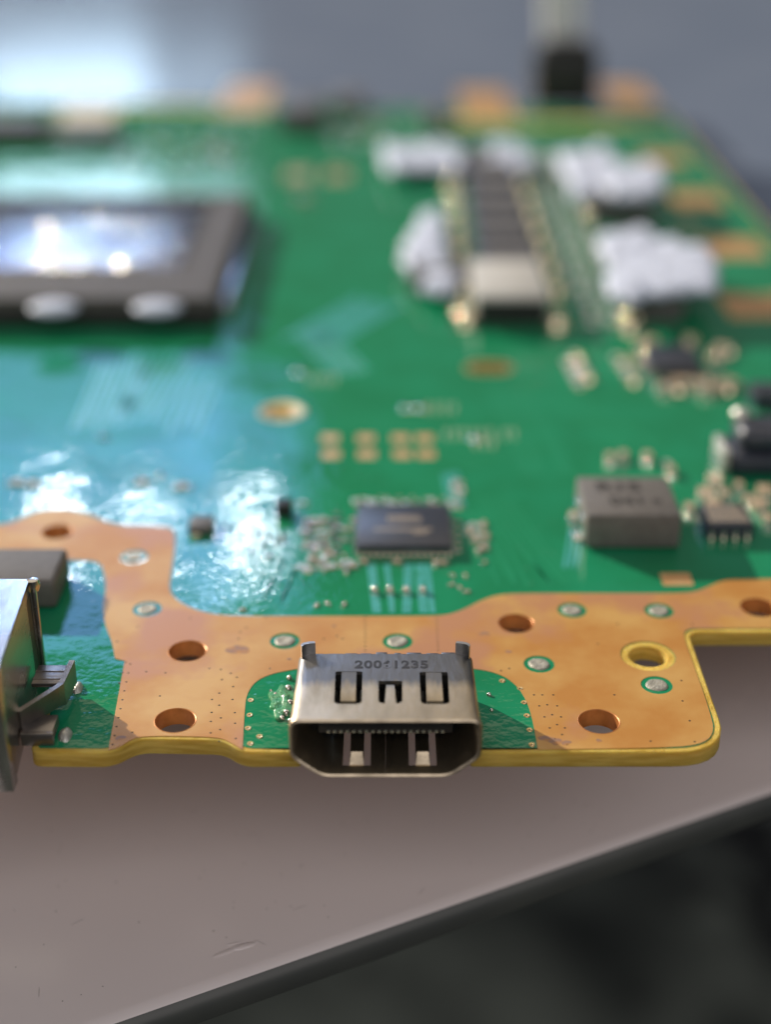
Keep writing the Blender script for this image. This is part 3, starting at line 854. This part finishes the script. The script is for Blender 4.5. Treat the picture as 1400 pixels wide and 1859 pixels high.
# ------------------------------------------------------------------ the video port
YF, YB, ZT, ZB = 89.5, 98.7, 4.2, -1.25
HW = 7.32
T = .32
def shell_profile(off, hw=HW):
    """half outline from the bottom seam round to the top, offset inwards"""
    pts = [(.012, ZB + off, 0), (4.95 - off * .5, ZB + off, .9 - off), (6.35 - off, -.15 + off * .5, .7), (hw - off, .75 + off * .25, .9), (hw - off, ZT - off, 1.0 - off), (-.0, ZT - off, 0)]
    ring = []
    for i, (x, z, r) in enumerate(pts):
        if r <= 0 or i in (0, len(pts) - 1): ring.append((x, z)); continue
        p = Vector((x, z)); a = (Vector(pts[i - 1][:2]) - p); b = (Vector(pts[i + 1][:2]) - p)
        t = min(r, a.length * .48, b.length * .48)
        s, e = p + a.normalized() * t, p + b.normalized() * t
        for k in range(7):
            u = k / 6; q = s * (1 - u) ** 2 + p * 2 * u * (1 - u) + e * u * u
            ring.append((q.x, q.y))
    return ring
outer, inner = shell_profile(0), shell_profile(T)
full_o = outer[:-1] + [(-x, z) for x, z in reversed(outer[:-1])]
full_i = inner[:-1] + [(-x, z) for x, z in reversed(inner[:-1])]
bm = bmesh.new()
ys = [(YF, 1.018), (YF + .25, 1.020), (YF + .9, 1.008), (YF + 2.2, 1.0), (YB, .985)]
def ringset(pts, grow):
    return [[bm.verts.new((x * k, y, ZT - (ZT - z) * (1 + (k - 1) * grow))) for x, z in pts] for y, k in ys]
RO, RI = ringset(full_o, .6), ringset(full_i, .6)
n = len(full_o)
for R_, flip in ((RO, False), (RI, True)):
    for A_, B_ in zip(R_, R_[1:]):
        for i in range(n - 1):
            q = (A_[i], A_[i + 1], B_[i + 1], B_[i]); bm.faces.new(q[::-1] if flip else q)
lipme = [bm.verts.new((a.co + b.co) / 2 + Vector((0, -.13, 0))) for a, b in zip(RO[0], RI[0])]
for R_, S_ in ((RO[0], lipme), (lipme, RI[0]), (RO[-1], RI[-1])):
    for i in range(n - 1): bm.faces.new((R_[i], R_[i + 1], S_[i + 1], S_[i]))
for i in (0, n - 1):
    bm.faces.new((RO[0][i], lipme[i], RI[0][i]))
    for k in range(len(ys) - 1): bm.faces.new((RO[k][i], RO[k + 1][i], RI[k + 1][i], RI[k][i]))
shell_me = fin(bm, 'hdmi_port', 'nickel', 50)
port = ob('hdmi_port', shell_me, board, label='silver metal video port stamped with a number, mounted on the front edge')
# slots punched in the shell
cut = bmesh.new()
def tpx(px, py): return at(px, py, ZT)
def rect(x0, x1, y0, y1, z0, z1): box(cut, x0, x1, y0, y1, z0, z1)
UL = (tpx(606, 1276)[0], tpx(657, 1276)[0], tpx(630, 1278)[1], tpx(630, 1219)[1])
UR = (tpx(764, 1276)[0], tpx(817, 1276)[0], tpx(790, 1278)[1], tpx(790, 1220)[1])
UN = (tpx(687, 1276)[0], tpx(731, 1276)[0], tpx(710, 1277)[1], tpx(710, 1236)[1])
for u in (UL, UR, UN): prism(cut, rounded([(u[0], u[2], .5), (u[1], u[2], .5), (u[1], u[3], .16), (u[0], u[3], .16)], 4), ZT - 1.2, ZT + .6)
for xs in ((-3.38, -2.82), (-1.72, -1.18), (1.85, 2.40), (3.50, 4.05)): rect(*xs, 90.55, 95.6, ZB - .8, ZB + 1.0)
cme = fin(cut, 'cut', 'nickel')
co = bpy.data.objects.new('cutter', cme); COL.objects.link(co)
md = port.modifiers.new('b', 'BOOLEAN'); md.object = co; md.operation = 'DIFFERENCE'; md.solver = 'EXACT'
dg = bpy.context.evaluated_depsgraph_get()
nm = bpy.data.meshes.new_from_object(port.evaluated_get(dg))
port.modifiers.clear(); port.data = nm
bpy.data.objects.remove(co)
nm.shade_smooth(); nm.set_sharp_from_angle(angle=math.radians(50))
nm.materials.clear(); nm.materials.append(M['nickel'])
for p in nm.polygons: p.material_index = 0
# spring tongues inside the slots
def tongue(x0, x1, x2, x3, ya, yb, za, zb, dip):
    """a bent strip: x0..x1 at its root (ya), x2..x3 at its tip (yb)"""
    bm = bmesh.new()
    ks = [0, .35, .7, .88, 1]
    top, bot = [], []
    for k in ks:
        y = ya + (yb - ya) * k; z = za + (zb - za) * k - (dip if k == 1 else 0)
        l, r = x0 + (x2 - x0) * k, x1 + (x3 - x1) * k
        top.append((bm.verts.new((l, y, z)), bm.verts.new((r, y, z)))); bot.append((bm.verts.new((l, y, z - .25)), bm.verts.new((r, y, z - .25))))
    for i in range(len(ks) - 1):
        for R_ in (top, bot): bm.faces.new((R_[i][0], R_[i][1], R_[i + 1][1], R_[i + 1][0]))
        for s in (0, 1): bm.faces.new((top[i][s], top[i + 1][s], bot[i + 1][s], bot[i][s]))
    for i in (0, -1): bm.faces.new((top[i][0], top[i][1], bot[i][1], bot[i][0]))
    return fin(bm, 'spring_tongue', 'nickel', 30)
for u in (UL, UR):
    g = .50
    ob('spring_tongue', tongue(u[0] + g, u[1] - g, u[0] + g, u[1] - g, u[3] + .15, u[2] + .80, ZT - .02, ZT - .20, .08), port)
u = UN
ob('spring_tongue', tongue(u[0] + .50, u[1] - .50, u[0] + .62, u[1] - .62, u[2] - .15, u[3] - .40, ZT - .02, ZT - .06, .05), port)
for x0, x1 in ((-2.82, -1.72), (2.40, 3.50)):
    ob('contact_spring', tongue(x0, x1, x0 + .1, x1 - .1, 90.55, 91.3, ZB + .36, ZB + 1.05, -.02), port)
# plastic insert, tongue and contacts
bm = bmesh.new()
box(bm, -6.6, 6.6, 96.4, 98.4, .8, ZT - .45, .05); box(bm, -4.7, 4.7, 96.4, 98.4, ZB + .4, .9, .05)
ob('insulator', fin(bm, 'insulator', 'black', 30), port)
bm = bmesh.new(); box(bm, -5.3, 5.3, 91.9, 96.6, 1.15, 2.35, .12)
ob('tongue', fin(bm, 'tongue', 'black', 30), port)
bm = bmesh.new(); box(bm, -.13, .13, 91.78, 92.0, 1.22, 1.50, .04); box(bm, -.11, .11, 91.84, 96, 2.30, 2.40, .02); cme = fin(bm, 'contact', 'bead')
for i in range(19): ob('contact', cme, port, (-4.5 + i * .5, 0, 0 if i % 2 else -1.2 * 0))
# back corner tabs and rim
for s in (-1, 1):
    bm = bmesh.new()
    path = [(5.9, YB - .02, ZT - .3), (5.9, YB + .05, ZT + .3), (5.92, YB + .1, ZT + .95)]
    arc = [(6.95, 0), (6.75, .32), (6.3, .5), (5.85, .55)]
    lo = [bm.verts.new((s * x, YB - .25 + y, ZT - 1.3)) for x, y in arc]; hi = [bm.verts.new((s * x, YB - .25 + y, ZT + 1.05)) for x, y in arc]
    lo2 = [bm.verts.new((s * (x - .1), YB - .55 + y, ZT - 1.3)) for x, y in arc]; hi2 = [bm.verts.new((s * (x - .1), YB - .55 + y, ZT + 1.05)) for x, y in arc]
    for i in range(3):
        bm.faces.new((lo[i], lo[i + 1], hi[i + 1], hi[i])); bm.faces.new((lo2[i], lo2[i + 1], hi2[i + 1], hi2[i])); bm.faces.new((hi[i], hi[i + 1], hi2[i + 1], hi2[i])); bm.faces.new((lo[i], lo[i + 1], lo2[i + 1], lo2[i]))
    for i in (0, 3): bm.faces.new((lo[i], hi[i], hi2[i], lo2[i]))
    ob('corner_tab', fin(bm, 'corner_tab', 'tab', 40), port)
bm = bmesh.new()
x = -5.9
while x < 5.9:
    l = random.uniform(.5, 1.3); d = random.uniform(.10, .34)
    box(bm, x, min(x + l, 5.9), YB - .2, YB + d, ZT - .30, ZT - .02, .06); x += l + random.uniform(.1, .6)
ob('torn_back_edge', fin(bm, 'torn_back_edge', 'nickel', 30), port)
tx_, ty_ = at(711, 1207, ZT)
ob('stamped_number', text_mesh('20061235', 1.5, 'print_worn', .012, 1.10, .92, .035), port, (tx_, ty_, ZT + .008), label='dark stamped number 20061235')
# solder and flux at the port's left foot
for px, py, r_ in ((524, 1252, .34), (516, 1268, .26), (527, 1278, .32), (500, 1262, .2), (520, 1296, .3), (512, 1305, .22), (496, 1283, .16), (528, 1312, .3), (492, 1255, .14), (525, 1232, .24), (505, 1296, .18), (888, 1262, .2), (893, 1290, .16)):
    bm = bmesh.new(); lathe(bm, [(0, r_ * 1.3), (r_ * .5, r_ * 1.2), (r_ * .9, r_ * .7), (r_ * 1.05, 0)], 12, wob=.08)
    ob('solder_bead', fin(bm, 'solder_bead', 'bead', 60), board, (*at(px, py), 0))
for px, py, rx, ry in ((514, 1275, 1.2, 2.6),):
    t = bmesh.new(); bmesh.ops.create_icosphere(t, subdivisions=4, radius=1)
    for v in t.verts:
        k = 1 + .13 * math.sin(v.co.x * 7 + v.co.y * 4) + .10 * math.cos(v.co.y * 9 - v.co.x * 3)
        v.co = Vector((v.co.x * rx * k, v.co.y * ry * k, v.co.z * .30 * k))
    ob('flux_residue', fin(t, 'flux_residue', 'flux', 180), board, (*at(px, py), 0))

# ------------------------------------------------------------------ the network port at the left border
LX, LXB, LF, LB_, LZT, LZB = -28.8, -29.5, 88.0, 102.0, 9.4, -1.3
LW = 17.0
lp = bmesh.new()
t_ = .35
# right side wall, top, left wall, as thick plates with a folded front rim
def plate(bm, quad, nrm, th):
    a = [bm.verts.new(q) for q in quad]; b = [bm.verts.new(Vector(q) - Vector(nrm) * th) for q in quad]
    bm.faces.new(a); bm.faces.new(b[::-1])
    for i in range(4): bm.faces.new((a[i], a[(i + 1) % 4], b[(i + 1) % 4], b[i]))
plate(lp, [(LX, LF, LZB), (LXB, LB_, .05), (LXB, LB_, LZT), (LX, LF, LZT)], (1, 0, 0), t_)
plate(lp, [(LX, LF, LZT + .004), (LXB, LB_, LZT + .004), (LXB - LW, LB_, LZT + .004), (LX - LW, LF, LZT + .004)], (0, 0, 1), t_)
plate(lp, [(LX - LW, LF, LZB), (LXB - LW, LB_, .05), (LXB - LW, LB_, LZT), (LX - LW, LF, LZT)], (-1, 0, 0), t_)
plate(lp, [(LX - LW, LF, LZB), (LXB, LF, LZB), (LXB, LB_ - 2, LZB), (LX - LW, LB_ - 2, LZB)], (0, 0, -1), t_)
bmesh.ops.remove_doubles(lp, verts=lp.verts, dist=1e-4)
net = ob('network_port', fin(lp, 'network_port', 'steel'), board, label='tall silver port shell cut off by the left border')
bm = bmesh.new()
box(bm, LX - 1.0, LX + .12, LF - .3, LF + 1.1, LZB - .1, LZT + .02, .15); box(bm, LX - LW, LX - .8, LF - .3, LF + 1.1, LZT - .5, LZT + .06, .12)
ob('front_rim', fin(bm, 'front_rim', 'steel', 30), net)
bm = bmesh.new(); box(bm, LXB - .1, LXB + .5, LB_ - .3, LB_ + .15, .0, LZT - .4, .1)
lathe(bm, [(0, LZT + .15), (.5, LZT), (.6, LZT - .5), (.45, LZT - 1)], 12, LXB + .3, LB_ - .1)
ob('back_flange', fin(bm, 'back_flange', 'steel', 30), net)
bm = bmesh.new(); box(bm, -47.5, -30.4, 112.8, 119.4, .05, 3.0, .5, 0, 4)
ob('plastic_housing', fin(bm, 'plastic_housing', 'ferrite', 30), net)
bm = bmesh.new(); box(bm, LX - LW + .5, LX - .6, LF + 6, LB_ - .6, .2, LZT - 1, .1)
ob('plastic_core', fin(bm, 'plastic_core', 'black'), net)
bm = bmesh.new(); box(bm, LX - LW + 2, LX - 3, LF + .5, LF + 4, LZT + .0, LZT + .05)
# upper spring arm: upright strip that swings out and a flat shelf behind it
def ribbon(bm, pts, z0, z1, th):
    for (ax, ay, za, zb), (bx, by, zc, zd) in zip(pts, pts[1:]):
        d = Vector((bx - ax, by - ay, 0)).normalized(); n_ = Vector((-d.y, d.x, 0)) * th
        q = []
        for x, y, lo, hi in ((ax, ay, za, zb), (bx, by, zc, zd)):
            q.append([bm.verts.new((x, y, lo)), bm.verts.new((x, y, hi)), bm.verts.new((x + n_.x, y + n_.y, hi)), bm.verts.new((x + n_.x, y + n_.y, lo))])
        for i in range(4): bm.faces.new((q[0][i], q[0][(i + 1) % 4], q[1][(i + 1) % 4], q[1][i]))
        bm.faces.new(q[0]); bm.faces.new(q[1][::-1])
bm = bmesh.new()
ribbon(bm, [(-28.9, 92.6, .9, 2.7), (-26.5, 95.9, 1.0, 2.8), (-26.2, 96.5, .7, 2.8), (-25.9, 99.6, .8, 3.0)], 0, 0, .45)
ob('spring_arm', fin(bm, 'spring_arm', 'dark_steel', 20), net)
bm = bmesh.new()
box(bm, -29.0, -26.3, 96.9, 99.7, 2.1, 2.5, .1)
for k in range(2): box(bm, -29.0, -26.45, 97.5 + k * 1.1, 97.7 + k * 1.1, 2.48, 2.56, .03)
ob('ribbed_shelf', fin(bm, 'ribbed_shelf', 'dark_steel', 30), net)
bm = bmesh.new()
box(bm, -28.9, -26.3, 91.8, 92.2, -.05, 1.15, .1)
box(bm, -28.9, -26.4, 92.15, 94.5, .2, 1.12, .1)
ob('mounting_foot', fin(bm, 'mounting_foot', 'dark_steel', 30), net)
for px, py, rx, ry in ((118, 1335, .55, 1.0), (141, 1250, .4, .9)):
    bm = bmesh.new(); lathe(bm, [(0, .5), (.4, .46), (.8, .25), (1, 0)], 18, wob=.12)
    for v in bm.verts: v.co.x *= rx; v.co.y *= ry
    ob('solder_bead', fin(bm, 'solder_bead', 'solder', 60), board, (*at(px, py), 0))

# metal block under the board on which it rests
bm = bmesh.new()
q = [(-70, 190), (35, 190), (35, 320), (-70, 320)]
lo = [bm.verts.new((x, y, tz(y) + .02)) for x, y in q]; hi = [bm.verts.new((x, y, -TH - .05)) for x, y in q]
bm.faces.new(lo); bm.faces.new(hi)
for i in range(4): bm.faces.new((lo[i], lo[(i + 1) % 4], hi[(i + 1) % 4], hi[i]))
ob('heat_sink', fin(bm, 'heat_sink', 'alu'), board)

# ------------------------------------------------------------------ the plug at the back edge
x, y = at(1022, 188)
plug = bpy.data.objects.new('cable_plug', None)
COL.objects.link(plug)
plug.location = Vector((x, y, 0)) * U
WM[plug.name] = Matrix.Translation(plug.location)
plug['label'] = 'black plug with pale cable standing on the back edge of the board'
plug['category'] = 'plug'
bm = bmesh.new(); box(bm, -7.6, 7.6, -5, 5, .05, 13, .8); box(bm, -5.5, 5.5, -4, 4, 12.9, 15, .6)
ob('plug_body', fin(bm, 'plug_body', 'black', 30), plug, (x, y, 0))
bm = bmesh.new(); tube(bm, [(-3, 1, 14), (-3.6, 2, 22), (-4.2, 3, 34), (-4.0, 5, 50), (-3.0, 9, 70)], 2.6, 10); tube(bm, [(2, 1, 14), (1.6, 2, 22), (1.0, 3, 34), (.6, 5, 50), (.8, 9, 70)], 2.2, 10)
ob('cable', fin(bm, 'cable', 'cable', 60), plug, (x, y, 0))
